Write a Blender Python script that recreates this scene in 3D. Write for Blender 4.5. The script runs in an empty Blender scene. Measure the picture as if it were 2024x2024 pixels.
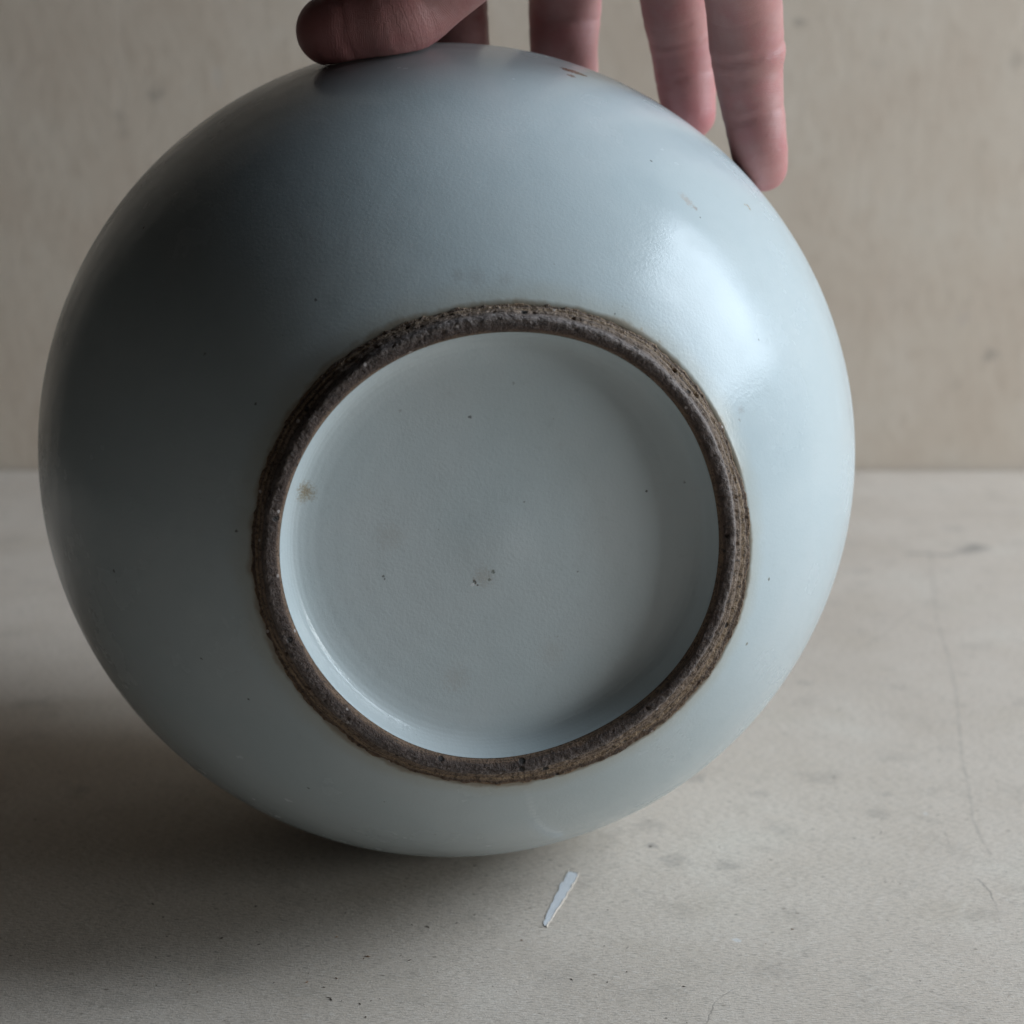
import bpy, bmesh, math, random
import numpy as np
from mathutils import Vector, Matrix, noise as mnoise
from mathutils.bvhtree import BVHTree

sc = bpy.context.scene
COL = sc.collection
rng = random.Random(7)

# ------------------------------------------------------------------ camera
F_PX = 4059.0                      # focal length in pixels of the 2024 px frame
PITCH = math.radians(14.0)
R_V = 0.09                         # belly radius of the vase
VC = Vector((0.0, 0.0, 0.09))      # centre of the belly, resting on the table
RIGHT = Vector((1, 0, 0))
FWD = Vector((0, math.cos(PITCH), -math.sin(PITCH)))
UP = Vector((0, math.sin(PITCH), math.cos(PITCH)))
VC_CAM = Vector((-0.01438243, 0.0138117, 0.46331961))   # right, up, forward
CAM_POS = VC - RIGHT * VC_CAM.x - UP * VC_CAM.y - FWD * VC_CAM.z

cam_data = bpy.data.cameras.new('camera')
cam = bpy.data.objects.new('camera', cam_data)
COL.objects.link(cam)
cam.location = CAM_POS
cam.rotation_euler = (math.pi / 2 - PITCH, 0, 0)
cam_data.sensor_width = 24.0
cam_data.sensor_fit = 'HORIZONTAL'
cam_data.lens = F_PX / 2024.0 * 24.0
cam_data.clip_start = 0.02
cam_data.clip_end = 50
cam_data.dof.use_dof = True
cam_data.dof.focus_distance = 0.398
cam_data.dof.aperture_fstop = 13.0
sc.camera = cam

# ------------------------------------------------------------------ world, light, exposure
world = bpy.data.worlds.new('World')
sc.world = world
world.use_nodes = True
bg = world.node_tree.nodes['Background']
bg.inputs['Color'].default_value = (1.0, 0.90, 0.80, 1)
bg.inputs['Strength'].default_value = 0.004


def area_lamp(name, loc, target, sx, sy, power, color):
    l = bpy.data.lights.new(name, 'AREA')
    l.shape = 'RECTANGLE'
    l.size, l.size_y = sx, sy
    l.energy = power
    l.color = color
    o = bpy.data.objects.new(name, l)
    COL.objects.link(o)
    o.location = loc
    o.rotation_euler = (Vector(target) - Vector(loc)).to_track_quat('-Z', 'Y').to_euler()
    return o


# tall window to the right of the table; added paler fill brightens the foot recess
KEY_DIR = Vector((0.873, 0.040, 0.49)).normalized()
area_lamp('window_light', VC + KEY_DIR * 1.15, VC, 0.62, 0.66, 13.6, (0.77, 0.885, 1.0))
area_lamp('fill_light', (1.44, -0.44, 0.26), (0, 0, 0.1), 0.5, 0.4, 6.6, (0.91, 0.975, 1.0))

vs = sc.view_settings
vs.view_transform = 'Standard'
vs.look = 'None'
vs.exposure = 0.12
vs.gamma = 1.0
vs.use_curve_mapping = False
sc.cycles.use_denoising = True
sc.cycles.max_bounces = 6
sc.cycles.diffuse_bounces = 4
sc.cycles.adaptive_threshold = 0.02
sc.cycles.sample_clamp_indirect = 4.0


# ------------------------------------------------------------------ geometry helpers
def ray(px, py):
    return (FWD + RIGHT * ((px - 1012) / F_PX) + UP * ((1012 - py) / F_PX))


def at(px, py, z):
    return CAM_POS + ray(px, py) * z


def on_table(px, py, h=0.0):
    d = ray(px, py)
    return CAM_POS + d * ((h - CAM_POS.z) / d.z)


def on_sphere_shell(px, py, dist, far=True):
    """point on the pixel's ray whose distance to the belly centre is dist"""
    d = ray(px, py)
    oc = CAM_POS - VC
    a = d.dot(d); b = 2 * d.dot(oc); c = oc.dot(oc) - dist * dist
    disc = b * b - 4 * a * c
    if disc < 0:
        return CAM_POS + d * (-b / (2 * a))
    s = math.sqrt(disc)
    return CAM_POS + d * ((-b + (s if far else -s)) / (2 * a))


def mesh_obj(name, verts, faces, mat, parent=None, smooth=True, uvs=None):
    me = bpy.data.meshes.new(name)
    me.from_pydata([tuple(v) for v in verts], [], faces)
    me.update()
    if smooth:
        me.polygons.foreach_set('use_smooth', [True] * len(me.polygons))
    if uvs is not None:
        at_ = me.attributes.new('prof', 'FLOAT_VECTOR', 'POINT')
        at_.data.foreach_set('vector', np.asarray(uvs, dtype=np.float32).ravel())
    o = bpy.data.objects.new(name, me)
    COL.objects.link(o)
    if mat:
        me.materials.append(mat)
    if parent:
        o.parent = parent
    return o


def tag(o, label=None, cat=None, kind=None, group=None):
    if label: o['label'] = label
    if cat: o['category'] = cat
    if kind: o['kind'] = kind
    if group: o['group'] = group
    return o


# ------------------------------------------------------------------ node helpers
class NT:
    def __init__(self, name):
        self.m = bpy.data.materials.new(name)
        self.m.use_nodes = True
        self.t = self.m.node_tree
        self.b = self.t.nodes['Principled BSDF']
        tc = self.t.nodes.new('ShaderNodeTexCoord')
        self.obj = tc.outputs['Object']

    def n(self, ty, **kw):
        nd = self.t.nodes.new(ty)
        for k, v in kw.items():
            setattr(nd, k, v)
        return nd

    def link(self, a, b):
        self.t.links.new(a, b)

    def inp(self, sock, v):
        if isinstance(v, bpy.types.NodeSocket):
            self.link(v, sock)
        else:
            sock.default_value = v

    def math(self, op, a, b=0.0, c=0.0, clamp=False):
        nd = self.n('ShaderNodeMath', operation=op, use_clamp=clamp)
        for i, v in enumerate((a, b, c)):
            self.inp(nd.inputs[i], v)
        return nd.outputs[0]

    def vmath(self, op, a, b=(0, 0, 0), scale=None):
        nd = self.n('ShaderNodeVectorMath', operation=op)
        self.inp(nd.inputs[0], a)
        self.inp(nd.inputs[1], b)
        if scale is not None:
            self.inp(nd.inputs['Scale'], scale)
        return nd.outputs['Value'] if op in ('DISTANCE', 'LENGTH', 'DOT_PRODUCT') else nd.outputs['Vector']

    def mapping(self, v, scale=(1, 1, 1), rot=(0, 0, 0), loc=(0, 0, 0)):
        nd = self.n('ShaderNodeMapping')
        self.link(v, nd.inputs['Vector'])
        nd.inputs['Scale'].default_value = scale
        nd.inputs['Rotation'].default_value = rot
        nd.inputs['Location'].default_value = loc
        return nd.outputs[0]

    def noise(self, v, scale, detail=3.0, rough=0.55, dist=0.0):
        nd = self.n('ShaderNodeTexNoise')
        self.link(v, nd.inputs['Vector'])
        nd.inputs['Scale'].default_value = scale
        nd.inputs['Detail'].default_value = detail
        nd.inputs['Roughness'].default_value = rough
        nd.inputs['Distortion'].default_value = dist
        return nd.outputs['Fac']

    def noise_col(self, v, scale, detail=2.0):
        nd = self.n('ShaderNodeTexNoise')
        self.link(v, nd.inputs['Vector'])
        nd.inputs['Scale'].default_value = scale
        nd.inputs['Detail'].default_value = detail
        return nd.outputs['Color']

    def voronoi(self, v, scale, rand=1.0):
        nd = self.n('ShaderNodeTexVoronoi')
        self.link(v, nd.inputs['Vector'])
        nd.inputs['Scale'].default_value = scale
        nd.inputs['Randomness'].default_value = rand
        return nd.outputs['Distance'], nd.outputs['Color']

    def step(self, v, lo, hi, a=0.0, b=1.0, smooth=True):
        nd = self.n('ShaderNodeMapRange')
        nd.interpolation_type = 'SMOOTHSTEP' if smooth else 'LINEAR'
        self.inp(nd.inputs['Value'], v)
        nd.inputs['From Min'].default_value = lo
        nd.inputs['From Max'].default_value = hi
        nd.inputs['To Min'].default_value = a
        nd.inputs['To Max'].default_value = b
        return nd.outputs[0]

    def mix(self, fac, a, b, mode='MIX'):
        nd = self.n('ShaderNodeMix', data_type='RGBA', blend_type=mode)
        self.inp(nd.inputs[0], fac)
        self.inp(nd.inputs[6], a if isinstance(a, bpy.types.NodeSocket) else (*a, 1))
        self.inp(nd.inputs[7], b if isinstance(b, bpy.types.NodeSocket) else (*b, 1))
        return nd.outputs[2]

    def ramp(self, v, stops):
        nd = self.n('ShaderNodeValToRGB')
        self.link(v, nd.inputs[0])
        el = nd.color_ramp.elements
        while len(el) < len(stops):
            el.new(0.5)
        for e, (p, c) in zip(el, stops):
            e.position = p
            e.color = (*c, 1)
        return nd.outputs[0]

    def bump(self, h, strength, dist, normal=None):
        nd = self.n('ShaderNodeBump')
        self.link(h, nd.inputs['Height'])
        nd.inputs['Strength'].default_value = strength
        nd.inputs['Distance'].default_value = dist
        if normal is not None:
            self.link(normal, nd.inputs['Normal'])
        return nd.outputs[0]

    def spots(self, col, vec, items, wobble=0.6, wscale=900.0):
        """marks with a shape of their own: (position, radius, colour, strength, softness)"""
        nz = self.noise_col(vec, wscale, 3.0)
        off = self.vmath('SUBTRACT', nz, (0.5, 0.5, 0.5))
        for p, r, c, s, soft in items:
            v = self.vmath('ADD', vec, self.vmath('SCALE', off, scale=r * wobble * 2.2))
            d = self.vmath('DISTANCE', v, tuple(p))
            m = self.step(d, r * (1 - soft), r, s, 0.0)
            col = self.mix(m, col, c)
        return col

    def sep(self, v):
        nd = self.n('ShaderNodeSeparateXYZ')
        self.link(v, nd.inputs[0])
        return nd.outputs

    def attr(self, name):
        nd = self.n('ShaderNodeAttribute', attribute_name=name)
        return nd.outputs['Vector']


# ------------------------------------------------------------------ table and wall
WALL_Y = on_table(1012, 929).y


def board_cracks(t, vec, cracks, wob=0.0006):
    """hair cracks and creases running roughly along Y: returns a 0..1 mask"""
    s = t.sep(vec)
    nz = t.noise(vec, 420.0, 4.0, 0.7)
    jit = t.math('MULTIPLY', t.math('SUBTRACT', nz, 0.5), wob * 2)
    fade = t.noise(vec, 130.0, 2.0)
    total = None
    for pts, width, strength in cracks:
        pts = sorted(((p.y, p.x) for p in pts))
        y0, y1 = pts[0][0], pts[-1][0]
        xs = [p[1] for p in pts]
        x0, x1 = min(xs) - 0.001, max(xs) + 0.001
        fy = t.step(s[1], y0, y1, 0, 1, smooth=False)
        fc = t.n('ShaderNodeFloatCurve')
        t.link(fy, fc.inputs['Value'])
        cv = fc.mapping.curves[0]
        while len(cv.points) < len(pts):
            cv.points.new(0.5, 0.5)
        for cp, (y, x) in zip(cv.points, pts):
            cp.location = ((y - y0) / (y1 - y0), (x - x0) / (x1 - x0))
            cp.handle_type = 'VECTOR'
        fc.mapping.update()
        xx = t.math('MULTIPLY_ADD', fc.outputs[0], x1 - x0, x0)
        d = t.math('ABSOLUTE', t.math('ADD', t.math('SUBTRACT', s[0], xx), jit))
        m = t.step(d, width * 0.3, width, 1, 0)
        inside = t.math('MULTIPLY', t.step(s[1], y0, y0 + 0.004), t.step(s[1], y1 - 0.004, y1, 1, 0))
        m = t.math('MULTIPLY', t.math('MULTIPLY', m, inside), t.step(fade, 0.36, 0.58, 0.15, strength))
        total = m if total is None else t.math('MAXIMUM', total, m)
    return total


def make_table_material():
    t = NT('grey_board')
    v = t.obj
    blot = t.noise(v, 22.0, 4.0, 0.6)
    blot2 = t.noise(v, 75.0, 4.0, 0.65)
    col = t.ramp(blot, [(0.30, (0.59, 0.505, 0.425)), (0.55, (0.645, 0.56, 0.48)), (0.75, (0.675, 0.605, 0.525))])
    warm = t.step(t.noise(t.mapping(v, loc=(3, 1, 0)), 30.0, 3.0), 0.52, 0.72, 0, 0.35)
    col = t.mix(warm, col, (0.55, 0.47, 0.38))
    col = t.mix(t.step(blot2, 0.52, 0.72, 0, 0.42), col, (0.43, 0.375, 0.32))
    # felted paper fibres in three directions
    fib = None
    for i, (rz, sx, sy) in enumerate(((0.35, 520, 2400), (1.45, 600, 2700), (2.45, 560, 2500))):
        f = t.noise(t.mapping(v, scale=(sx, sy, 1), rot=(0, 0, rz), loc=(i * 3.7, i, 0)), 1.0, 1.0, 0.6)
        fib = f if fib is None else t.math('ADD', fib, f)
    fib = t.math('MULTIPLY', fib, 0.3333)
    col = t.mix(t.step(fib, 0.50, 0.38, 0, 0.55), col, (0.32, 0.28, 0.245))
    col = t.mix(t.step(fib, 0.52, 0.62, 0, 0.4), col, (0.75, 0.70, 0.65))
    grain = t.noise(v, 1900.0, 1.0, 0.7)
    col = t.mix(t.step(grain, 0.52, 0.72, 0, 0.35), col, (0.35, 0.31, 0.275))
    # dark fibre flecks in the pulp
    vd, vc = t.voronoi(t.mapping(v, scale=(1, 1.6, 1), rot=(0, 0, 0.4)), 260.0)
    pick = t.step(t.sep(vc)[0], 0.86, 0.9)
    fl = t.math('MULTIPLY', t.step(vd, 0.10, 0.17, 1, 0), pick)
    col = t.mix(t.math('MULTIPLY', fl, 0.55), col, (0.16, 0.13, 0.10))
    # smudges seen on the board
    st = []
    for px, py, r, s in ((1925, 1085, .0058, .55), (1933, 1080, .005, .4), (1905, 1090, .004, .5), (1372, 1537, .0042, .35), (1280, 1630, .0045, .25),
                         (1500, 1568, .0028, .30), (1620, 1540, .005, .22), (1330, 1700, .004, .30), (1440, 1712, .0035, .35),
                         (1735, 1608, .004, .25), (1750, 1570, .0022, .3), (1287, 1672, .0018, .6), (1545, 1640, .004, .2),
                         (1530, 1918, .005, .18), (1100, 1930, .006, .15), (1520, 1345, .003, .3), (1590, 1350, .0032, .28),
                         (1885, 1045, .006, .2), (1700, 1130, .004, .18), (60, 1390, .006, .15), (160, 1560, .003, .3)):
        st.append((on_table(px, py), r * 1.25, (0.19, 0.175, 0.165), s, 0.85))
    for px, py in ((1795, 1095), (1810, 1094), (1825, 1094), (1840, 1096), (1856, 1097), (1872, 1097), (1886, 1096)):
        st.append((on_table(px, py), .0028, (0.17, 0.155, 0.145), .42, 0.9))
    st += [(on_table(1828, 1608), .0008, (0.72, 0.72, 0.73), .5, 0.6), (on_table(1455, 1858), .0012, (0.7, 0.7, 0.7), .6, 0.5)]
    col = t.spots(col, v, st, wobble=0.9, wscale=500.0)
    T = on_table
    cr = board_cracks(t, v, [
        ([T(1838, 1080), T(1851, 1225), T(1877, 1304), T(1891, 1377), T(1902, 1505), T(1913, 1547), T(1923, 1620), T(1939, 1657), T(1962, 1695)], .0006, .42),
        ([T(1923, 1730), T(1938, 1742), T(1955, 1761), T(1968, 1788), T(1973, 1816)], .00028, .95),
        ([T(1468, 1945), T(1431, 1966), T(1413, 1981), T(1400, 2013), T(1394, 2035)], .00024, .9),
        ([T(1866, 1636), T(1872, 1655), T(1877, 1675)], .0002, .6),
        ([T(1800, 1942), T(1803, 1955), T(1806, 1968)], .00022, .7),
        ([T(1690, 1290), T(1745, 1255), T(1800, 1210), T(1850, 1190)], .0006, .4),
    ])
    col = t.mix(t.math('MULTIPLY', cr, 0.6), col, (0.19, 0.17, 0.155))
    t.link(col, t.b.inputs['Base Color'])
    t.b.inputs['Roughness'].default_value = 0.78
    t.b.inputs['Specular IOR Level'].default_value = 0.3
    h = t.math('ADD', t.math('MULTIPLY', fib, 0.8), t.math('MULTIPLY', grain, 0.3))
    t.link(t.bump(h, 0.55, 0.0004), t.b.inputs['Normal'])
    return t.m


def make_wall_material():
    t = NT('beige_plywood')
    v = t.obj
    g1 = t.noise(t.mapping(v, scale=(32, 32, 18)), 1.0, 4.0, 0.6, 0.4)
    g2 = t.noise(t.mapping(v, scale=(210, 210, 110)), 1.0, 3.0, 0.6)
    blot = t.noise(v, 26.0, 4.0, 0.6)
    col = t.ramp(blot, [(0.3, (0.555, 0.46, 0.372)), (0.55, (0.595, 0.508, 0.418)), (0.75, (0.615, 0.54, 0.455))])
    col = t.mix(t.step(g1, 0.5, 0.72, 0, 0.22), col, (0.50, 0.40, 0.31))
    col = t.mix(t.step(g1, 0.48, 0.3, 0, 0.25), col, (0.67, 0.59, 0.51))
    col = t.mix(t.step(g2, 0.5, 0.75, 0, 0.30), col, (0.44, 0.355, 0.28))
    W = lambda px, py: CAM_POS + ray(px, py) * ((WALL_Y - CAM_POS.y) / ray(px, py).y)
    st = []
    for px, py, r, s in ((1580, 44, .0025, .35), (1572, 46, .0022, .3), (1590, 43, .002, .35), (1962, 700, .004, .4),
                         (1950, 708, .003, .3), (305, 184, .005, .35), (318, 187, .003, .3), (1890, 760, .004, .15),
                         (235, 230, .004, .22), (248, 260, .004, .2), (1735, 120, .006, .12), (2010, 120, .005, .25)):
        st.append((W(px, py), r, (0.20, 0.175, 0.155), s, 0.9))
    st += [(W(430, 145), .0035, (0.56, 0.51, 0.46), .5, .8), (W(432, 165), .003, (0.56, 0.51, 0.46), .35, .8),
           (W(1905, 632), .004, (0.5, 0.43, 0.38), .4, .8)]
    col = t.spots(col, v, st, wobble=0.8, wscale=300.0)
    t.link(col, t.b.inputs['Base Color'])
    t.b.inputs['Roughness'].default_value = 0.72
    t.b.inputs['Specular IOR Level'].default_value = 0.3
    t.link(t.bump(t.math('ADD', g2, t.math('MULTIPLY', g1, 1.5)), 0.35, 0.0006), t.b.inputs['Normal'])
    return t.m


def box(name, x0, x1, y0, y1, z0, z1, mat):
    vs_ = [(x, y, z) for x in (x0, x1) for y in (y0, y1) for z in (z0, z1)]
    fs = [(0, 1, 3, 2), (4, 6, 7, 5), (0, 4, 5, 1), (2, 3, 7, 6), (0, 2, 6, 4), (1, 5, 7, 3)]
    return mesh_obj(name, vs_, fs, mat, smooth=False)


MAT_TABLE = make_table_material()
MAT_WALL = make_wall_material()
tag(box('tabletop', -0.50, 0.9, -0.50, WALL_Y - 0.0018, -0.02, 0.0, MAT_TABLE), kind='structure')
tag(box('back_wall', -0.50, 0.9, WALL_Y, WALL_Y + 0.012, -0.02, 0.70, MAT_WALL), kind='structure')

# ------------------------------------------------------------------ vase
AX_CAM = Vector((0.152, -0.249, 0.95650144))            # axis out of the foot: right, up, towards the camera


def cam_dir(c):
    return (RIGHT * c.x + UP * c.y - FWD * c.z).normalized()


A_W = cam_dir(AX_CAM)
EX = UP.cross(A_W).normalized()
EY = A_W.cross(EX)
ROT = Matrix((EX, EY, A_W)).transposed()
vase = bpy.data.objects.new('vase', None)
COL.objects.link(vase)
vase.empty_display_size = 0.05
VMAT = Matrix.Translation(VC) @ ROT.to_4x4()
vase.matrix_world = VMAT
VINV = VMAT.inverted()
tag(vase, 'round pale celadon porcelain vase tipped over to show its brown unglazed foot ring', 'vase')

FOUR_IN = [41.491, 0.284, -0.205, 0.108, 0.034, -0.059, 0.116, -0.037, -0.246, -0.094, -0.176]
FOUR_OUT = [47.449, 1.129, -1.243, 0.263, -0.367, -0.032, 0.005, -0.225, -0.263, 0.044, -0.194]


def four(c, th):
    r = np.full_like(th, c[0])
    for k in range(1, 6):
        r = r + c[2 * k - 1] * np.cos(k * th) + c[2 * k] * np.sin(k * th)
    return r * 0.001


def lathe_var(name, rows, nseg, mat, parent, cap_last=False, flip=False):
    """rows: list of (r(theta) array, h(theta) array, profile coordinate)"""
    th = np.linspace(0, 2 * math.pi, nseg, endpoint=False)
    V, U = [], []
    for r, h, s in rows:
        r = np.broadcast_to(r, th.shape); h = np.broadcast_to(h, th.shape)
        V.append(np.stack([r * np.cos(th), r * np.sin(th), h], 1))
        U.append(np.stack([np.full_like(th, s), th, np.zeros_like(th)], 1))
    V = np.concatenate(V); U = np.concatenate(U)
    m = len(rows)
    i = np.arange(m - 1)[:, None] * nseg
    j = np.arange(nseg)[None, :]; j2 = (j + 1) % nseg
    Fq = np.stack([i + j, i + j2, i + nseg + j2, i + nseg + j], -1).reshape(-1, 4)
    if flip:
        Fq = Fq[:, ::-1]
    faces = Fq.tolist()
    if cap_last:
        V = np.vstack([V, [[0, 0, float(np.mean(rows[-1][1]))]]])
        U = np.vstack([U, [[rows[-1][2], 0, 0]]])
        c = len(V) - 1; b0 = (m - 1) * nseg
        for k in range(nseg):
            f = (b0 + k, b0 + (k + 1) % nseg, c)
            faces.append(f[::-1] if flip else f)
    return mesh_obj(name, V, faces, mat, parent, True, U)


def hit_local(px, py, bvh):
    o = VINV @ CAM_POS
    d = (VINV.to_3x3() @ ray(px, py)).normalized()
    loc = bvh.ray_cast(o, d)[0]
    return loc


def bvh_of(o):
    me = o.data
    return BVHTree.FromPolygons([v.co for v in me.vertices], [tuple(p.vertices) for p in me.polygons])


# --- glazed body: belly, shoulder, neck, lip and inside
NS = 360
th = np.linspace(0, 2 * math.pi, NS, endpoint=False)
rout = four(FOUR_OUT, th)
H_GL = 0.0795
SEMI = 0.0936
rows = []
t_end = math.acos(0.0475 / R_V)
N_LOW = 90
rows.append((rout - 0.0016, np.full(NS, H_GL - 0.0016), -0.002))
rows.append((rout - 0.0007, np.full(NS, H_GL - 0.0004), -0.001))
for i in range(N_LOW + 1):                                   # from the foot to the equator
    t = t_end * (1 - i / N_LOW)
    r0 = R_V * math.cos(t); h0 = SEMI * math.sin(t)
    w = max(0.0, 1 - i / 42.0) ** 2
    h_end = SEMI * math.sin(t_end)
    r = r0 + (rout - 0.0475) * w
    h = h0 + (H_GL - h_end) * w
    r = r + 0.00001 * math.sin(i * 0.9) + 0.00025 * np.cos(2 * th + 0.6) * (1 - w)
    rows.append((r, h, i * 0.001))
for i in range(1, 50):                                       # shoulder
    t = -i / 49 * 1.12
    rows.append((R_V * math.cos(t) ** 0.96 + 0.00025 * np.cos(2 * th + 0.6), 0.088 * math.sin(t), 0.2 + i * 0.001))
rl, hl = rows[-1][0].mean(), rows[-1][1]
for r, h in ((0.0375, -0.0835), (0.0350, -0.0880), (0.0338, -0.093), (0.0340, -0.098), (0.0354, -0.1025), (0.0372, -0.1050),
             (0.0378, -0.1062), (0.0372, -0.1074), (0.0355, -0.1070), (0.0322, -0.1020), (0.0308, -0.094), (0.0325, -0.086),
             (0.045, -0.076), (0.066, -0.055), (0.080, -0.030), (0.085, 0.0), (0.078, 0.040), (0.055, 0.066), (0.02, 0.072)):
    rows.append((np.full(NS, r), np.full(NS, h), 0.5))
body = lathe_var('body', rows, NS, None, vase, cap_last=True, flip=False)

# --- recessed glazed base inside the foot ring
NB = 360
thb = np.linspace(0, 2 * math.pi, NB, endpoint=False)
rin = four(FOUR_IN, thb)
H_IN = 0.0822
rows = []
prof = [(0.0, H_IN + 0.0004), (-0.0002, 0.0816), (-0.0006, 0.0808), (-0.0010, 0.0800), (-0.0015, 0.0792), (-0.0020, 0.0786),
        (-0.0026, 0.0781), (-0.0035, 0.0777), (-0.0048, 0.07745), (-0.0068, 0.0773)]
for k in range(len(prof) - 1):
    for q in range(4):
        u = q / 4
        dr = prof[k][0] * (1 - u) + prof[k + 1][0] * u
        hh = prof[k][1] * (1 - u) + prof[k + 1][1] * u
        rows.append((rin + dr, np.full(NB, hh), 0.0))
r_last = rin + prof[-1][0]
for i in range(0, 60):
    u = i / 60
    rows.append((r_last * (1 - u) + 0.0002 * u, np.full(NB, 0.0773 + 0.0006 * u * u + 0.00010 / (1 + math.exp(((1 - u) * 0.034 - 0.0062) * 900)) + 0.000009 * math.sin(i * 0.9) * (1 - u)), 1.0))
base = lathe_var('base', rows, NB, None, vase, cap_last=True)

# --- unglazed foot ring: gritty clay with turning grooves
NF = 1100
thf = np.linspace(0, 2 * math.pi, NF, endpoint=False)
ri_f = four(FOUR_IN, thf); ro_f = four(FOUR_OUT, thf)
rc_f = 0.5 * ri_f + 0.5 * ro_f * 0 + 0.5 * 0.0461           # crest of the ring
knots = [  # (mix from inner edge over the crest to the glaze, height)
    (-0.08, 0.0812), (0.00, 0.0824), (0.07, 0.0832), (0.16, 0.0839), (0.30, 0.0843), (0.55, 0.0845),
    (0.80, 0.0845), (0.93, 0.0843), (1.00, 0.0838), (1.05, 0.0829), (1.12, 0.0821), (1.22, 0.08165), (1.40, 0.0814), (1.47, 0.0810),
    (1.55, 0.0804), (1.72, 0.0802), (1.80, 0.0799), (1.95, 0.07985), (2.00, 0.0797), (2.06, 0.0785)]
NPF = 76
ks = np.linspace(0, len(knots) - 1, NPF)
mix_ = np.interp(ks, range(len(knots)), [k[0] for k in knots])
hh_ = np.interp(ks, range(len(knots)), [k[1] for k in knots])
V, U = [], []
for k in range(NPF):
    m_ = mix_[k]
    if m_ <= 1:
        r = ri_f + (rc_f + 0.0007 - ri_f) * m_
    else:
        r = (rc_f + 0.0007) + (ro_f - rc_f - 0.0007) * (m_ - 1)
    for i in range(NF):
        x, y = math.cos(thf[i]), math.sin(thf[i])
        p = Vector((x * r[i], y * r[i], hh_[k]))
        g = mnoise.noise(p * 1900) * 0.00010 + mnoise.noise(p * 700) * 0.00017 + mnoise.noise(p * 180) * 0.00016
        # pits where grit burned out
        pit = mnoise.noise(p * 900 + Vector((5, 3, 1)))
        if pit > 0.50:
            g -= (pit - 0.50) * 0.0016
        groove = -0.00010 * max(0.0, math.sin(m_ * 17.0)) if m_ > 1.05 else 0.0
        edge = min(1.0, max(0.0, (m_ - 0.0) / 0.12)) if m_ < 1 else (1.0 if m_ < 1.95 else 0.6)
        crumb = (mnoise.noise(p * 420) * 0.00045 + mnoise.noise(p * 1300) * 0.00025) if m_ > 1.9 else 0.0
        rr = r[i] + crumb + (g * 0.7 + groove + mnoise.noise(Vector((x * 9, y * 9, m_))) * 0.00022) * edge
        V.append((x * rr, y * rr, hh_[k] + (g + groove * 0.4) * edge))
        U.append((m_, thf[i], 0))
i = np.arange(NPF - 1)[:, None] * NF
j = np.arange(NF)[None, :]; j2 = (j + 1) % NF
Fq = np.stack([i + j2, i + j, i + NF + j, i + NF + j2], -1).reshape(-1, 4)
ring = mesh_obj('foot_ring', V, Fq.tolist(), None, vase, True, U)
tag(ring, 'rough brown unglazed clay foot ring')
for o in (body, base, ring):
    bm = bmesh.new(); bm.from_mesh(o.data)
    bmesh.ops.recalc_face_normals(bm, faces=bm.faces)
    bm.to_mesh(o.data); bm.free()

BV_BODY = bvh_of(body); BV_BASE = bvh_of(base)


def glaze_material(name, c_main, c_var, spots, halo_body, rough=(0.16, 0.29), bump=0.11, runs=()):
    t = NT(name)
    v = t.obj
    spots = [(p, r * (0.72 if r < .0008 else 1.0), c, s_ * (0.8 if r < .0008 else 1.0), min(.95, soft + .15)) for p, r, c, s_, soft in spots]
    blot = t.noise(v, 28.0, 3.0, 0.55)
    col = t.mix(t.step(blot, 0.35, 0.7), c_main, c_var)
    fine = t.noise(v, 420.0, 4.0, 0.65)
    col = t.mix(t.step(fine, 0.55, 0.8, 0, 0.16), col, (0.36, 0.40, 0.40))
    # iron specks
    for sc_, thr, rad, s in ((420.0, 0.93, 0.075, 0.40),):
        vd, vc = t.voronoi(v, sc_)
        m = t.math('MULTIPLY', t.step(vd, rad * 0.5, rad, 1, 0), t.step(t.sep(vc)[1], thr, thr + 0.03))
        col = t.mix(t.math('MULTIPLY', m, s), col, (0.13, 0.12, 0.10))
    pr = t.sep(t.attr('prof'))
    if halo_body:       # iron bleeding from the clay into the glaze edge
        hz = t.noise(v, 160.0, 3.0, 0.6)
        d = t.math('ADD', pr[0], t.math('MULTIPLY', t.math('SUBTRACT', hz, 0.5), 0.0035))
        col = t.mix(t.step(d, 0.0, 0.0060, 0.30, 0.0), col, (0.40, 0.33, 0.20))
        col = t.mix(t.step(d, 0.0, 0.0013, 0.60, 0.0), col, (0.22, 0.15, 0.08))
    col = t.spots(col, v, spots, wobble=0.8, wscale=2200.0)
    if runs:
        col = t.spots(col, v, runs, wobble=0.25, wscale=700.0)
    t.link(col, t.b.inputs['Base Color'])
    t.link(t.step(t.noise(v, 60.0, 4.0, 0.6), 0.3, 0.7, *rough), t.b.inputs['Roughness'])
    t.b.inputs['IOR'].default_value = 1.5
    t.b.inputs['Specular IOR Level'].default_value = 0.27
    op = t.noise(v, 1500.0, 2.0, 0.6)
    op2 = t.noise(v, 130.0, 1.0, 0.5)
    t.link(t.bump(t.math('MULTIPLY_ADD', op2, 2.4, op), bump, 0.0003), t.b.inputs['Normal'])
    return t.m


def sp(px, py, r, c, s, soft, bv):
    p = hit_local(px, py, bv)
    return (p, r, c, s, soft)


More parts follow.
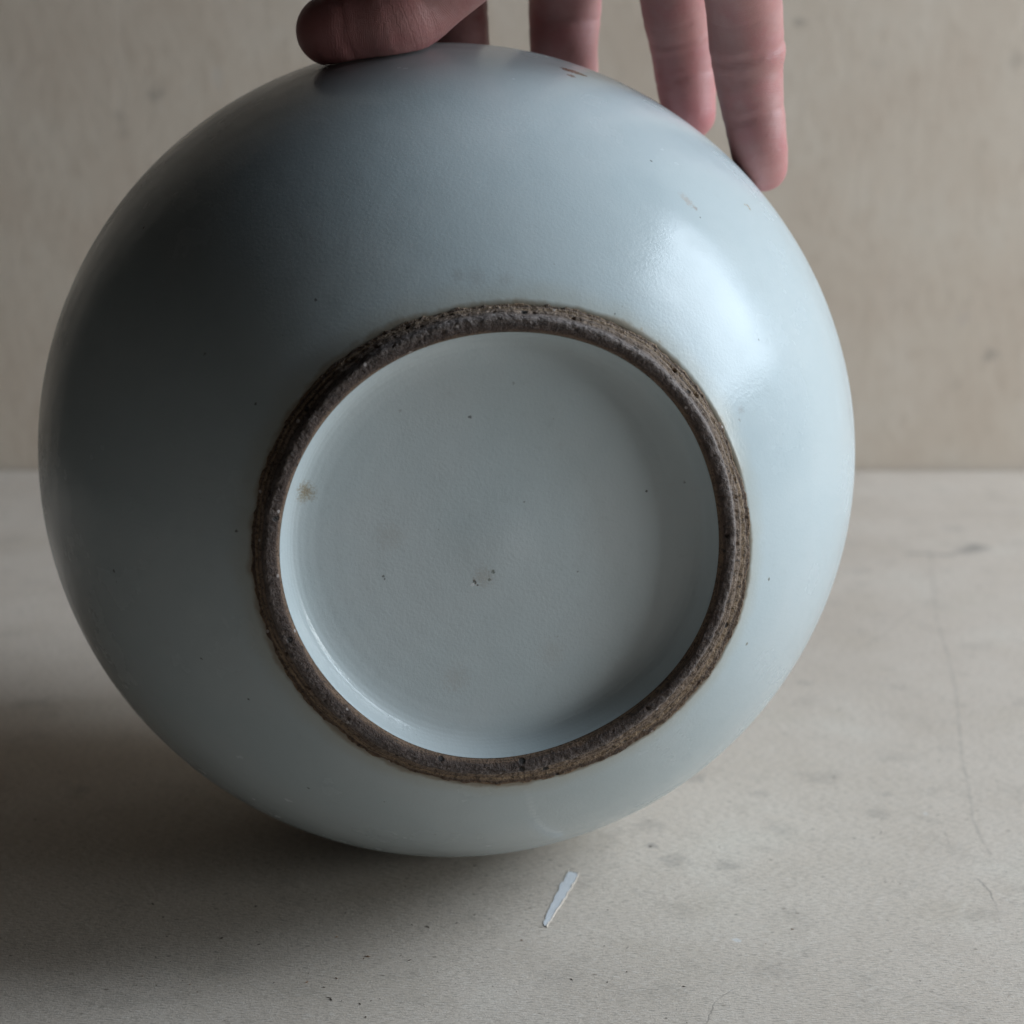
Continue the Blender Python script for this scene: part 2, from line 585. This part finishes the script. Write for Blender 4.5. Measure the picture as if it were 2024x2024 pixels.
BR = (0.16, 0.09, 0.045); DK = (0.035, 0.03, 0.025); TAN = (0.33, 0.22, 0.10); WH = (0.74, 0.80, 0.80)
bs = []
for px, py, r, c, s, soft in (
        (1122, 138, .0017, BR, .95, .3), (1138, 143, .0020, BR, .95, .3), (1152, 148, .0013, BR, .9, .3), (1130, 150, .0012, BR, .8, .4),
        (1478, 407, .00075, TAN, .95, .3), (1482, 413, .00055, TAN, .9, .3), (1472, 404, .0005, TAN, .8, .3),
        (1352, 390, .0016, (.42, .34, .28), .45, .9), (1362, 400, .0016, (.42, .33, .27), .5, .9), (1374, 411, .0008, (.3, .2, .15), .55, .6),
        (1287, 318, .0006, DK, .75, .6), (1384, 430, .0004, DK, .7, .5), (438, 241, .0007, DK, .9, .4), (443, 238, .0006, DK, .9, .4),
        (284, 450, .0005, DK, .9, .4), (624, 593, .0006, DK, .9, .5), (505, 798, .0006, DK, .85, .5), (405, 699, .0007, DK, .7, .6),
        (225, 1128, .0007, DK, .9, .4), (467, 1050, .0006, DK, .9, .4), (491, 1382, .0005, DK, .9, .4), (398, 1302, .0005, DK, .8, .5),
        (610, 1558, .0006, DK, .75, .5), (1520, 1145, .0006, (.10, .07, .03), .9, .4), (1476, 1273, .0007, (.12, .09, .04), .8, .5),
        (1500, 672, .0004, DK, .8, .4), (1215, 620, .0004, DK, .7, .5), (1268, 650, .0006, TAN, .5, .6), (1304, 675, .0005, TAN, .4, .6),
        (1465, 810, .0012, (.25, .2, .18), .35, .9), (1462, 830, .0007, (.2, .17, .15), .5, .6),
        (905, 545, .002, (.3, .28, .26), .3, .9), (940, 548, .003, (.3, .28, .26), .25, .9), (1000, 552, .002, (.3, .28, .26), .25, .9),
        (230, 1150, .0005, DK, .6, .5), (860, 1650, .0005, DK, .6, .5), (760, 1585, .0004, DK, .6, .5)):
    bs.append(sp(px, py, r, c, s, soft, BV_BODY))
drip = [(1041, 1563, .0013, .25), (1047, 1578, .0014, .4), (1050, 1594, .0013, .5), (1055, 1608, .0012, .6), (1061, 1620, .0012, .65),
        (1068, 1629, .0012, .75), (1076, 1636, .0012, .8), (1085, 1641, .0011, .85), (1095, 1644, .0011, .85), (1105, 1644, .0010, .8), (1110, 1645, .0008, .7)]
runs = []
for (x0, y0, r0, s0), (x1, y1, r1, s1) in zip(drip[:-1], drip[1:]):
    for u in (0.0, 0.5):
        runs.append(sp(x0 + (x1 - x0) * u, y0 + (y1 - y0) * u, (r0 + (r1 - r0) * u) * 0.85, WH, (s0 + (s1 - s0) * u) * 0.42, .85, BV_BODY))
ws = []
for px, py, r, c, s, soft in (
        (601, 968, .0022, (.28, .20, .09), .75, .9), (612, 975, .0018, (.28, .20, .09), .5, .9), (598, 985, .0016, (.3, .22, .1), .4, .9),
        (937, 1148, .00055, DK, 1.0, .3), (940, 1152, .00050, DK, 1.0, .3), (944, 1157, .00035, DK, .9, .4), (934, 1156, .0006, (.9, .9, .92), .9, .4),
        (975, 1130, .0007, (.05, .07, .04), .9, .6), (968, 1146, .0006, (.05, .07, .04), .85, .6), (955, 1140, .003, (.40, .34, .28), .35, .9),
        (929, 824, .0006, DK, .8, .5), (1278, 971, .0005, DK, .95, .4), (757, 1139, .0005, DK, .8, .4), (760, 1144, .0004, DK, .7, .4),
        (1036, 992, .0004, DK, .5, .5), (791, 812, .0006, (.25, .25, .24), .5, .6), (1015, 757, .0006, DK, .4, .6), (1352, 953, .0006, DK, .6, .6),
        (1142, 1130, .0004, DK, .6, .5), (770, 1060, .004, (.42, .38, .33), .22, .9), (1090, 1290, .004, (.42, .38, .33), .15, .9), (900, 1340, .004, (.42, .36, .31), .22, .9)):
    ws.append(sp(px, py, r, c, s, soft, BV_BASE))
MAT_BODY = glaze_material('celadon_glaze', (0.47, 0.54, 0.56), (0.505, 0.565, 0.58), bs, True, runs=runs)
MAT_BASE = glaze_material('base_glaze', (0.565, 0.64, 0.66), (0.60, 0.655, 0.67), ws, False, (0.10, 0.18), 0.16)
body.data.materials.append(MAT_BODY)
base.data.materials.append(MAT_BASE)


def clay_material():
    t = NT('fired_clay')
    v = t.obj
    pr = t.sep(t.attr('prof'))
    wob = t.noise(v, 150.0, 4.0, 0.65)
    s = t.math('ADD', pr[0], t.math('MULTIPLY', t.math('SUBTRACT', wob, 0.5), 0.30))
    s = t.math('MULTIPLY', s, 0.5)
    col = t.ramp(s, [(0.0, (0.26, 0.17, 0.10)), (0.06, (0.21, 0.135, 0.085)), (0.13, (0.085, 0.058, 0.046)), (0.30, (0.075, 0.055, 0.047)),
                     (0.42, (0.15, 0.125, 0.11)), (0.50, (0.22, 0.195, 0.18)), (0.57, (0.17, 0.135, 0.11)), (0.66, (0.27, 0.205, 0.145)),
                     (0.74, (0.16, 0.115, 0.08)), (0.82, (0.33, 0.245, 0.155)), (0.93, (0.10, 0.065, 0.045)), (1.0, (0.22, 0.15, 0.085))])
    grit = t.noise(v, 1500.0, 3.0, 0.75)
    col = t.mix(t.step(grit, 0.50, 0.64, 0, 0.80), col, (0.035, 0.025, 0.021))
    col = t.mix(t.step(grit, 0.46, 0.32, 0, 0.35), col, (0.26, 0.21, 0.175))
    streak = t.noise(t.mapping(t.attr('prof'), scale=(26, 3, 1)), 1.0, 3.0, 0.6)
    col = t.mix(t.math('MULTIPLY', t.step(streak, 0.50, 0.60), 0.65), col, (0.05, 0.035, 0.028))
    vd, vc = t.voronoi(v, 600.0)
    m = t.math('MULTIPLY', t.step(vd, 0.14, 0.26, 1, 0), t.step(t.sep(vc)[0], 0.93, 0.95))
    col = t.mix(t.math('MULTIPLY', m, 0.8), col, (0.55, 0.52, 0.50))
    vd2, vc2 = t.voronoi(v, 380.0)
    pm = t.math('MULTIPLY', t.step(vd2, 0.16, 0.30, 1, 0), t.step(t.sep(vc2)[0], 0.90, 0.92))
    col = t.mix(pm, col, (0.02, 0.016, 0.014))
    col = t.mix(1.0, col, (1.05, 1.0, 1.0), 'MULTIPLY')
    t.link(col, t.b.inputs['Base Color'])
    t.b.inputs['Roughness'].default_value = 0.62
    t.b.inputs['Specular IOR Level'].default_value = 0.45
    h = t.math('SUBTRACT', grit, t.math('MULTIPLY', pm, 0.6))
    t.link(t.bump(h, 0.9, 0.0007), t.b.inputs['Normal'])
    return t.m


ring.data.materials.append(clay_material())

# small bubbles and beads standing in the glaze of the recess wall
bb_v, bb_f = [], []
for px, py, r in ((663, 824, .0005), (574, 950, .00032), (579, 1042, .0003), (580, 1078, .0003), (593, 1173, .0004), (597, 1190, .0003), (609, 1177, .00035), (613, 1236, .0004),
                  (629, 1268, .0003), (645, 1300, .0003), (768, 1414, .0005), (779, 1417, .0004), (798, 1425, .00035), (760, 1407, .0003), (828, 1439, .0004), (824, 1452, .0003),
                  (893, 1447, .00055), (1130, 1422, .0004), (725, 1266, .00025), (794, 1341, .00025), (766, 1338, .0002), (905, 1415, .0002), (1240, 1355, .0004), (700, 1370, .0003)):
    c = hit_local(px, py, BV_BASE)
    if c is None:
        continue
    nrm = BV_BASE.find_nearest(c)[1]
    nrm = nrm if nrm.z > 0 else -nrm
    c = c - nrm * (r * 0.58)
    b0 = len(bb_v)
    for iy in range(1, 5):
        for ix in range(8):
            a1 = math.pi * iy / 5; a2 = 2 * math.pi * ix / 8
            bb_v.append(c + Vector((math.sin(a1) * math.cos(a2), math.sin(a1) * math.sin(a2), math.cos(a1) * 0.8)) * r * 0.8)
    for iy in range(3):
        for ix in range(8):
            bb_f.append((b0 + iy * 8 + ix, b0 + (iy + 1) * 8 + ix, b0 + (iy + 1) * 8 + (ix + 1) % 8, b0 + iy * 8 + (ix + 1) % 8))
    bb_f.append(tuple(b0 + k for k in range(8)))
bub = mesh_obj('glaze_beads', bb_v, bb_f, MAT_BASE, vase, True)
bm = bmesh.new(); bm.from_mesh(bub.data); bmesh.ops.recalc_face_normals(bm, faces=bm.faces); bm.to_mesh(bub.data); bm.free()
tag(bub, kind='stuff')

# settle the vase on the table: lowest belly point touches
zmin = min((VMAT @ v.co).z for v in body.data.vertices)
print('VASE ZMIN', zmin)

# ------------------------------------------------------------------ hand
def tube(points, nseg=28, sub=10, flat=None):
    """closed tapered tube through (Vector, radius) with round ends, Catmull-Rom smoothed"""
    P = [p for p, r in points]; Rr = [r for p, r in points]
    n = len(P)
    cs, rs = [], []
    for i in range(n - 1):
        p0 = P[max(i - 1, 0)]; p1 = P[i]; p2 = P[i + 1]; p3 = P[min(i + 2, n - 1)]
        for k in range(sub):
            u = k / sub
            c = 0.5 * ((2 * p1) + (p2 - p0) * u + (2 * p0 - 5 * p1 + 4 * p2 - p3) * u * u + (3 * p1 - p0 - 3 * p2 + p3) * u ** 3)
            cs.append(c)
            w = u * u * (3 - 2 * u)
            rs.append(Rr[i] * (1 - w) + Rr[i + 1] * w)
    cs.append(P[-1]); rs.append(Rr[-1])
    # hemispherical caps
    def cap(c, d, r):
        return [(c + d * (r * math.sin(a)), r * math.cos(a)) for a in (0.25, 0.5, 0.75, 1.0, 1.2, 1.4, 1.52)]
    d0 = (cs[0] - cs[1]).normalized(); d1 = (cs[-1] - cs[-2]).normalized()
    full = list(reversed(cap(cs[0], d0, rs[0]))) + list(zip(cs, rs)) + cap(cs[-1], d1, rs[-1])
    verts, faces = [], []
    m = len(full)
    ref = Vector((0.13, 0.9, 0.2))
    for i, (c, r) in enumerate(full):
        a = full[max(i - 1, 0)][0]; b = full[min(i + 1, m - 1)][0]
        tn = (b - a).normalized()
        x = ref.cross(tn).normalized(); y = tn.cross(x)
        for k in range(nseg):
            an = 2 * math.pi * k / nseg
            verts.append(c + x * (math.cos(an) * r) + y * (math.sin(an) * r * (flat or 1.0)))
    for i in range(m - 1):
        for k in range(nseg):
            k2 = (k + 1) % nseg
            faces.append((i * nseg + k, i * nseg + k2, (i + 1) * nseg + k2, (i + 1) * nseg + k))
    faces.append(tuple(range(nseg - 1, -1, -1)))
    faces.append(tuple((m - 1) * nseg + k for k in range(nseg)))
    return verts, faces, list(zip(cs, rs))


def rpx(r, z):
    return r * z / F_PX


S = on_sphere_shell
TH = [(at(655, 60, .427), rpx(71, .427)), (at(700, 50, .426), rpx(75, .426)), (at(785, 30, .425), rpx(83, .425)),
      (at(846, -14, .426), rpx(84, .426)), (at(968, -150, .420), rpx(98, .420)), (at(1010, -330, .405), rpx(125, .405)), (at(1050, -620, .384), rpx(140, .384))]
IX = [(S(925, 200, R_V + .0064), .0066), (S(905, 75, R_V + .0074), .0074), (at(894, -30, .472), .0080), (at(890, -140, .460), .0086), (at(925, -330, .436), .0092), (at(960, -500, .412), .0105)]
MD = [(S(1132, 250, R_V + .0066), .0068), (S(1115, 120, R_V + .0078), .0080), (at(1117, 10, .477), .0085), (at(1120, -110, .464), .0092), (at(1115, -330, .438), .0096), (at(1110, -520, .410), .0108)]
RG = [(S(1362, 222, R_V + .0058), .0063), (at(1354, 140, .4700), .0071), (at(1344, 75, .4665), .0073), (at(1334, 10, .461), .0077), (at(1318, -110, .449), .0085), (at(1290, -280, .428), .0090), (at(1258, -450, .407), .0102)]
PK = [(S(1507, 330, R_V + .0050), .0057), (at(1500, 290, .4515), .0063), (at(1489, 215, .4490), .0070), (at(1480, 150, .4465), .0075), (at(1476, 95, .4435), .0081), (at(1470, 10, .4375), .0082), (at(1448, -120, .4240), .0086), (at(1400, -310, .404), .0102)]
WR = at(1130, -1230, .405)
parts = [tube(TH), tube(IX), tube(MD), tube(RG), tube(PK)]
bones = [p[2] for p in parts]
NF_ = len(parts)
# palm: metacarpals, webbing, thenar and heel, wrist and forearm
wr = [at(1010, -1180, .352), at(1080, -1200, .350), at(1150, -1200, .350), at(1215, -1170, .352)]
for fin, w in zip((IX, MD, RG, PK), wr):
    parts.append(tube([(fin[-2][0], fin[-2][1]), (fin[-1][0], fin[-1][1] * 1.08), ((fin[-1][0] + w) / 2, .0145), (w, .0165)]))
for a, b in ((IX, MD), (MD, RG), (RG, PK)):
    parts.append(tube([((a[-1][0] + b[-1][0]) / 2 + Vector((0, 0, -.004)), .0088), ((a[-1][0] + b[-1][0]) / 2 + Vector((0, 0, .02)), .0105)]))
parts.append(tube([(TH[-2][0], .0125), (TH[-1][0], .0155), (at(1060, -900, .368), .017), (wr[1], .016)]))
parts.append(tube([(TH[-2][0], .0100), ((TH[-2][0] + IX[-1][0]) / 2, .0095), (IX[-1][0], .0095)]))
parts.append(tube([(PK[-1][0], .010), (at(1380, -600, .383), .0145), (at(1300, -950, .362), .0165), (wr[3], .0165)]))
fore = [at(1090, -1130, .354), at(1110, -1350, .346), at(1130, -1950, .335), at(1160, -3000, .325)]
fore2 = [at(1170, -1130, .354), at(1170, -1350, .346), at(1200, -1950, .335), at(1250, -3000, .325)]
parts.append(tube([(p, r) for p, r in zip(fore, (.019, .0195, .024, .030))]))
parts.append(tube([(p, r) for p, r in zip(fore2, (.019, .0195, .024, .030))]))
V, Fc = [], []
for v_, f_, _ in parts:
    o = len(V); V += v_; Fc += [tuple(i + o for i in f) for f in f_]
tmp_me = bpy.data.meshes.new('hand_tmp')
tmp_me.from_pydata([tuple(v) for v in V], [], Fc)
tmp = bpy.data.objects.new('hand_tmp', tmp_me)
COL.objects.link(tmp)
md = tmp.modifiers.new('r', 'REMESH'); md.mode = 'VOXEL'; md.voxel_size = 0.00075
md = tmp.modifiers.new('s', 'SMOOTH'); md.factor = 0.5; md.iterations = 10
dg = bpy.context.evaluated_depsgraph_get()
hme = bpy.data.meshes.new_from_object(tmp.evaluated_get(dg))
bpy.data.objects.remove(tmp); bpy.data.meshes.remove(tmp_me)
hme.name = 'hand'
nv = len(hme.vertices)
co = np.empty(nv * 3, np.float32); hme.vertices.foreach_get('co', co); co = co.reshape(-1, 3).astype(np.float64)
# finger coordinates for creases and skin detail
best = np.full(nv, 1e9); fu = np.zeros(nv); fid = np.zeros(nv, int); axis_p = np.zeros((nv, 3)); axis_t = np.zeros((nv, 3)); tipd = np.full(nv, .2)
for fi, b in enumerate(bones):
    P = np.array([tuple(p) for p, r in b]); Rr = np.array([r for p, r in b])
    L = np.concatenate([[0], np.cumsum(np.linalg.norm(np.diff(P, axis=0), axis=1))])
    for k in range(len(P) - 1):
        a_ = P[k]; d_ = P[k + 1] - a_; l2 = d_ @ d_
        t_ = np.clip(((co - a_) @ d_) / l2, 0, 1)
        q = a_ + t_[:, None] * d_
        dist = np.linalg.norm(co - q, axis=1) - (Rr[k] * (1 - t_) + Rr[k + 1] * t_)
        m = dist < best
        best[m] = dist[m]; fid[m] = fi; fu[m] = (L[k] + t_ * (L[k + 1] - L[k]))[m]
        axis_p[m] = q[m]; axis_t[m] = d_ / math.sqrt(l2)
on_finger = np.clip(1 - (best - 0.002) / 0.004, 0, 1)
rad = co - axis_p
rl = np.linalg.norm(rad, axis=1, keepdims=True) + 1e-9
rn = rad / rl
tocam = np.array(tuple(-FWD))
palmar = np.clip(0.5 + 0.75 * (rn @ tocam), 0, 1)


def fpos(fi, px, py):
    """arc length along finger fi nearest to the image point"""
    bb = bones[fi]; L = 0; bestd = 1e9; out = 0
    for k, (p, r) in enumerate(bb):
        if k: L += (p - bb[k - 1][0]).length
        d = p - CAM_POS
        x = 1012 + F_PX * d.dot(RIGHT) / d.dot(FWD); y = 1012 - F_PX * d.dot(UP) / d.dot(FWD)
        e = (x - px) ** 2 + (y - py) ** 2
        if e < bestd: bestd = e; out = L
    return out


disp = np.zeros(nv)
for fi, px, py, dep, wid in ((4, 1478, 96, .00055, .0007), (4, 1478, 88, .00030, .0006), (4, 1490, 222, .00045, .0007), (4, 1489, 232, .0002, .0005), (4, 1470, 15, .0002, .0008),
                             (3, 1352, 152, .00050, .0007), (3, 1340, 56, .00035, .0007), (3, 1334, 20, .0003, .0006), (3, 1345, 88, .0003, .0006),
                             (0, 692, 50, .0004, .0006), (0, 775, 30, .0003, .0007), (0, 800, 20, .0003, .0007),
                             (1, 897, 40, .0005, .0007), (2, 1117, 40, .0004, .0007)):
    u0 = fpos(fi, px, py)
    ang = rn[:, 0] * 0.0012 + np.sin(rn[:, 2] * 5 + fi) * 0.0003
    m = (fid == fi) * on_finger
    dep *= 0.45
    disp -= m * dep * np.exp(-((fu - u0 - ang) / wid) ** 2) * (0.25 + 0.75 * palmar)
    disp += m * dep * 0.22 * (np.exp(-((fu - u0 - ang - wid * 2.6) / (wid * 1.8)) ** 2) + np.exp(-((fu - u0 - ang + wid * 2.6) / (wid * 1.8)) ** 2)) * palmar
# skin folds at the side of the little finger's middle joint
u0 = fpos(4, 1478, 90)
m = (fid == 4) * np.clip(rn[:, 0] * 1.5 - 0.4, 0, 1)
disp += m * 0.00025 * np.exp(-((fu - u0 + .0012) / .0016) ** 2)
# soft pulp of each finger and slight unevenness
lump = np.array([mnoise.noise(Vector(c) * 110) for c in co]) * 0.00022
co = co + rn * (disp + lump * on_finger)[:, None]
# flesh flattens where it presses the glaze
VCn = np.array(tuple(VC))
loc = (co - VCn) @ np.array([[*EX], [*EY], [*A_W]]).T
rv = np.hypot(loc[:, 0], loc[:, 1])
sgn = np.sqrt((rv / (R_V + .00035)) ** 2 + (loc[:, 2] / (np.where(loc[:, 2] > 0, SEMI, 0.088) + .00035)) ** 2)
push = np.clip(1.0 / np.maximum(sgn, 1e-6), 1.0, 2.0)
loc = loc * push[:, None]
co = loc @ np.array([[*EX], [*EY], [*A_W]]) + VCn
hme.vertices.foreach_set('co', co.astype(np.float32).ravel())
ang = np.arctan2(rn[:, 2], rn[:, 0])
for nm, data in (('fu', np.stack([fu + fid * 0.37, ang, on_finger], 1)), ('skin', np.stack([np.exp(-fu / 0.011) * on_finger, palmar, fid / 5.0], 1))):
    at_ = hme.attributes.new(nm, 'FLOAT_VECTOR', 'POINT')
    at_.data.foreach_set('vector', data.astype(np.float32).ravel())
hme.polygons.foreach_set('use_smooth', [True] * len(hme.polygons))
hme.update()


def skin_material():
    t = NT('skin')
    v = t.obj
    sk = t.sep(t.attr('skin'))
    fuv = t.attr('fu')
    blot = t.noise(v, 160.0, 4.0, 0.6)
    col = t.mix(t.step(blot, 0.35, 0.68), (0.44, 0.21, 0.195), (0.475, 0.25, 0.23))
    red = t.math('ADD', t.math('MULTIPLY', sk[0], 0.75), t.step(t.noise(t.mapping(v, loc=(4, 2, 9)), 120.0, 3.0), 0.48, 0.70, 0, 0.55), clamp=True)
    col = t.mix(red, col, (0.46, 0.18, 0.18))
    # transverse wrinkles, fine papillary ridges
    w1 = t.noise(t.mapping(fuv, scale=(900, 1.6, 0)), 1.0, 4.0, 0.65, 0.3)
    ridge = t.n('ShaderNodeTexWave', wave_type='BANDS', bands_direction='X')
    t.link(t.mapping(fuv, scale=(1, 0.0006, 0)), ridge.inputs['Vector'])
    ridge.inputs['Scale'].default_value = 620.0
    ridge.inputs['Distortion'].default_value = 2.6
    ridge.inputs['Detail'].default_value = 2.0
    ridge.inputs['Detail Scale'].default_value = 1.2
    pores = t.noise(v, 2300.0, 3.0, 0.7)
    col = t.mix(t.step(w1, 0.60, 0.74, 0, 0.22), col, (0.55, 0.41, 0.37))
    col = t.mix(t.step(w1, 0.40, 0.28, 0, 0.18), col, (0.30, 0.135, 0.12))
    t.link(col, t.b.inputs['Base Color'])
    t.b.inputs['Roughness'].default_value = 0.48
    t.b.inputs['Specular IOR Level'].default_value = 0.4
    t.b.inputs['Subsurface Weight'].default_value = 0.12
    t.b.inputs['Subsurface Radius'].default_value = (1.0, 0.35, 0.2)
    t.b.inputs['Subsurface Scale'].default_value = 0.003
    h = t.math('ADD', t.math('MULTIPLY', w1, 0.5), t.math('ADD', t.math('MULTIPLY', ridge.outputs['Fac'], 0.18), t.math('MULTIPLY', pores, 0.35)))
    t.link(t.bump(h, 0.4, 0.0004), t.b.inputs['Normal'])
    return t.m


hme.materials.clear()
hme.materials.append(skin_material())
hand = bpy.data.objects.new('hand', hme)
COL.objects.link(hand)
tag(hand, 'bare hand reaching down from above, thumb and spread fingers steadying the vase', 'hand')

# ------------------------------------------------------------------ torn paper sliver on the board
def simple(name, c, rough=0.8, c2=None, scale=800.0):
    t = NT(name)
    if c2:
        t.link(t.mix(t.noise(t.obj, scale, 4.0, 0.65), c, c2), t.b.inputs['Base Color'])
    else:
        t.b.inputs['Base Color'].default_value = (*c, 1)
    t.b.inputs['Roughness'].default_value = rough
    t.b.inputs['Specular IOR Level'].default_value = 0.3
    return t.m


def zp(x, y):            # coordinates read in an enlarged crop (1040..1180, 1680..1860 at 10.73x)
    return 1040 + x / 10.735, 1680 + y / 10.735


outl = [(890, 480), (950, 475), (1100, 505), (1085, 560), (1055, 615), (1030, 680), (985, 740), (960, 800), (905, 880), (860, 920), (850, 985),
        (800, 1050), (760, 1120), (700, 1210), (640, 1290), (585, 1370), (540, 1440), (510, 1500), (460, 1560), (425, 1635), (380, 1610), (368, 1550),
        (410, 1470), (430, 1370), (480, 1280), (520, 1180), (580, 1090), (610, 980), (640, 930), (680, 890), (700, 800), (725, 720), (800, 680), (830, 590)]
_o2 = []
for k in range(len(outl)):
    a_, b_ = outl[k], outl[(k + 1) % len(outl)]
    for q in range(3):
        u = q / 3
        jx, jy = (rng.uniform(-7, 7), rng.uniform(-7, 7)) if q else (0, 0)
        _o2.append((a_[0] * (1 - u) + b_[0] * u + jx, a_[1] * (1 - u) + b_[1] * u + jy))
pts = [on_table(*zp(x, y)) for x, y in _o2]
cen = sum(pts, Vector()) / len(pts)
bm = bmesh.new()
top = []
for p in pts:
    q = p - cen
    lift = 0.00012 + 0.00008 * (0.5 + 0.5 * mnoise.noise(p * 700))
    top.append(bm.verts.new((q.x, q.y, lift)))
bot = [bm.verts.new((v.co.x, v.co.y, 0.00008)) for v in top]
bm.faces.new(list(reversed(top)))
bm.faces.new(bot)
n = len(top)
for k in range(n):
    bm.faces.new((top[k], top[(k + 1) % n], bot[(k + 1) % n], bot[k]))
bmesh.ops.triangulate(bm, faces=bm.faces[:])
bmesh.ops.recalc_face_normals(bm, faces=bm.faces)
pm_ = bpy.data.meshes.new('paper_sliver'); bm.to_mesh(pm_); bm.free()
pm_.materials.append(simple('white_paper', (0.66, 0.68, 0.71), 0.9, (0.80, 0.81, 0.84), 1600))
sliver = bpy.data.objects.new('paper_sliver', pm_)
COL.objects.link(sliver)
sliver.location = cen
lv, lf = [], []
lip = _o2[0:58]
for k, (x, y) in enumerate(lip):
    w = math.sin(math.pi * min(1.0, (k + 1) / 6)) if k < 3 else 1.0
    a_ = lip[max(k - 1, 0)]; b_ = lip[min(k + 1, len(lip) - 1)]
    tx, ty = b_[0] - a_[0], b_[1] - a_[1]
    ln = math.hypot(tx, ty); nx, ny = -ty / ln * -1, tx / ln * -1      # outward, to the right of the patch
    if nx < 0 and k > 6: nx, ny = -nx, -ny
    hgt = 0.00022 + 0.00028 * max(0.0, mnoise.noise(Vector((k * 0.22, 1.7, 0))) + 0.25)
    for off, z in ((2, 0.0001), (8, hgt), (26 + 14 * mnoise.noise(Vector((k * 0.31, 0, 4))), 0.00004)):
        q = on_table(*zp(x + nx * off, y + ny * off)) - cen
        lv.append((q.x, q.y, z))
    if k:
        b0 = (k - 1) * 3
        lf += [(b0, b0 + 3, b0 + 4, b0 + 1), (b0 + 1, b0 + 4, b0 + 5, b0 + 2)]
mesh_obj('torn_edge', lv, lf, MAT_TABLE, sliver, smooth=False)
tag(sliver, 'small torn sliver of white paper on the grey board in front of the vase', 'paper')

# ------------------------------------------------------------------ crumbs and splinters on the board
def crumbs():
    spots = []

    def z6(x, y, r, k=0, el=1.6):
        spots.append((x / 1.909, 1400 + y / 1.909, r, k, el))

    def z7(x, y, r, k=0, el=1.6):
        spots.append((1012 + x / 1.909, 1400 + y / 1.909, r, k, el))
    for a in ((577, 740, .50), (616, 789, .35), (630, 862, .35), (838, 868, .45, 0, 2.6), (966, 748, .42, 0, 2), (976, 892, .32), (970, 845, .3), (818, 848, .25),
              (1190, 723, .28), (1615, 826, .5, 0, 2.4), (1725, 811, .4), (1792, 595, .4), (1790, 780, .3), (1555, 818, .25), (1305, 773, .3, 0, 3), (1270, 864, .35, 1, 2.6),
              (1388, 938, .55, 1, 2.2), (1372, 945, .3, 1), (1270, 1020, .4, 1, 2), (1158, 1035, .35, 1, 2), (1163, 1001, .25), (1033, 1037, .28), (1222, 1054, .35), (1250, 1100, .4, 0, 4),
              (1240, 1092, .3, 0, 4), (537, 1012, .28, 1), (590, 1046, .25, 1), (716, 1043, .28, 1), (745, 1072, .25, 1), (643, 957, .25), (588, 940, .25), (40, 935, .3), (95, 893, .25),
              (1652, 996, .25), (1513, 933, .25), (1400, 1105, .25), (1434, 1098, .25), (1358, 1116, .3, 0, 3), (1290, 1105, .25), (1380, 1166, .4), (225, 243, .5), (270, 183, .4),
              (168, 216, .35), (132, 422, .35), (856, 318, .35), (1545, 952, .3, 0, 4), (1860, 1050, .25), (1720, 1040, .2), (1600, 1120, .22)):
        z6(*a)
    for a in ((648, 1051, .45), (433, 996, .35), (1058, 835, .42, 1), (953, 687, .28), (1408, 656, .3), (36, 876, .4, 1), (435, 905, .3, 0, 3), (348, 897, .22), (583, 1170, .3),
              (521, 524, .45), (783, 525, .3), (1392, 469, .3), (225, 1024, .3, 0, 3), (360, 1035, .3, 0, 2), (1652, 857, .25), (1215, 262, .3), (660, 1188, .25), (362, 762, .25),
              (958, 890, .28, 1), (1540, 1030, .25)):
        z7(*a)
    for _ in range(70):
        spots.append((rng.uniform(0, 2024), rng.uniform(1560, 2040), rng.uniform(.10, .17), 0 if rng.random() < .8 else 1, rng.uniform(1, 4)))
    V, Fc, mi = [], [], []
    for px, py, r, k, el in spots:
        p = on_table(px, py)
        if math.hypot(p.x, p.y) < 0.012:
            continue
        r *= 0.00064
        an = rng.uniform(0, math.pi)
        b = len(V)
        ca, sa = math.cos(an), math.sin(an)
        for x, y, z in ((el, 0, .3), (0.3, 1, .4), (-el, .2, .3), (-.2, -1, .35), (.1, .1, 1.0), (0, 0, -.1)):
            x *= r * rng.uniform(.7, 1.2); y *= r * rng.uniform(.6, 1.1) * .75; z *= r * rng.uniform(.7, 1.1) * .8
            V.append((p.x + ca * x - sa * y, p.y + sa * x + ca * y, z + 0.00004))
        for f in ((0, 1, 4), (1, 2, 4), (2, 3, 4), (3, 0, 4), (1, 0, 5), (2, 1, 5), (3, 2, 5), (0, 3, 5)):
            Fc.append(tuple(b + i for i in f)); mi.append(k)
    o = mesh_obj('crumbs', V, Fc, simple('dark_crumb', (0.075, 0.058, 0.045), 0.8), smooth=False)
    o.data.materials.append(simple('wood_crumb', (0.24, 0.12, 0.05), 0.8))
    o.data.polygons.foreach_set('material_index', mi)
    tag(o, 'dark and brown crumbs scattered on the grey board', 'crumbs', kind='stuff')


crumbs()
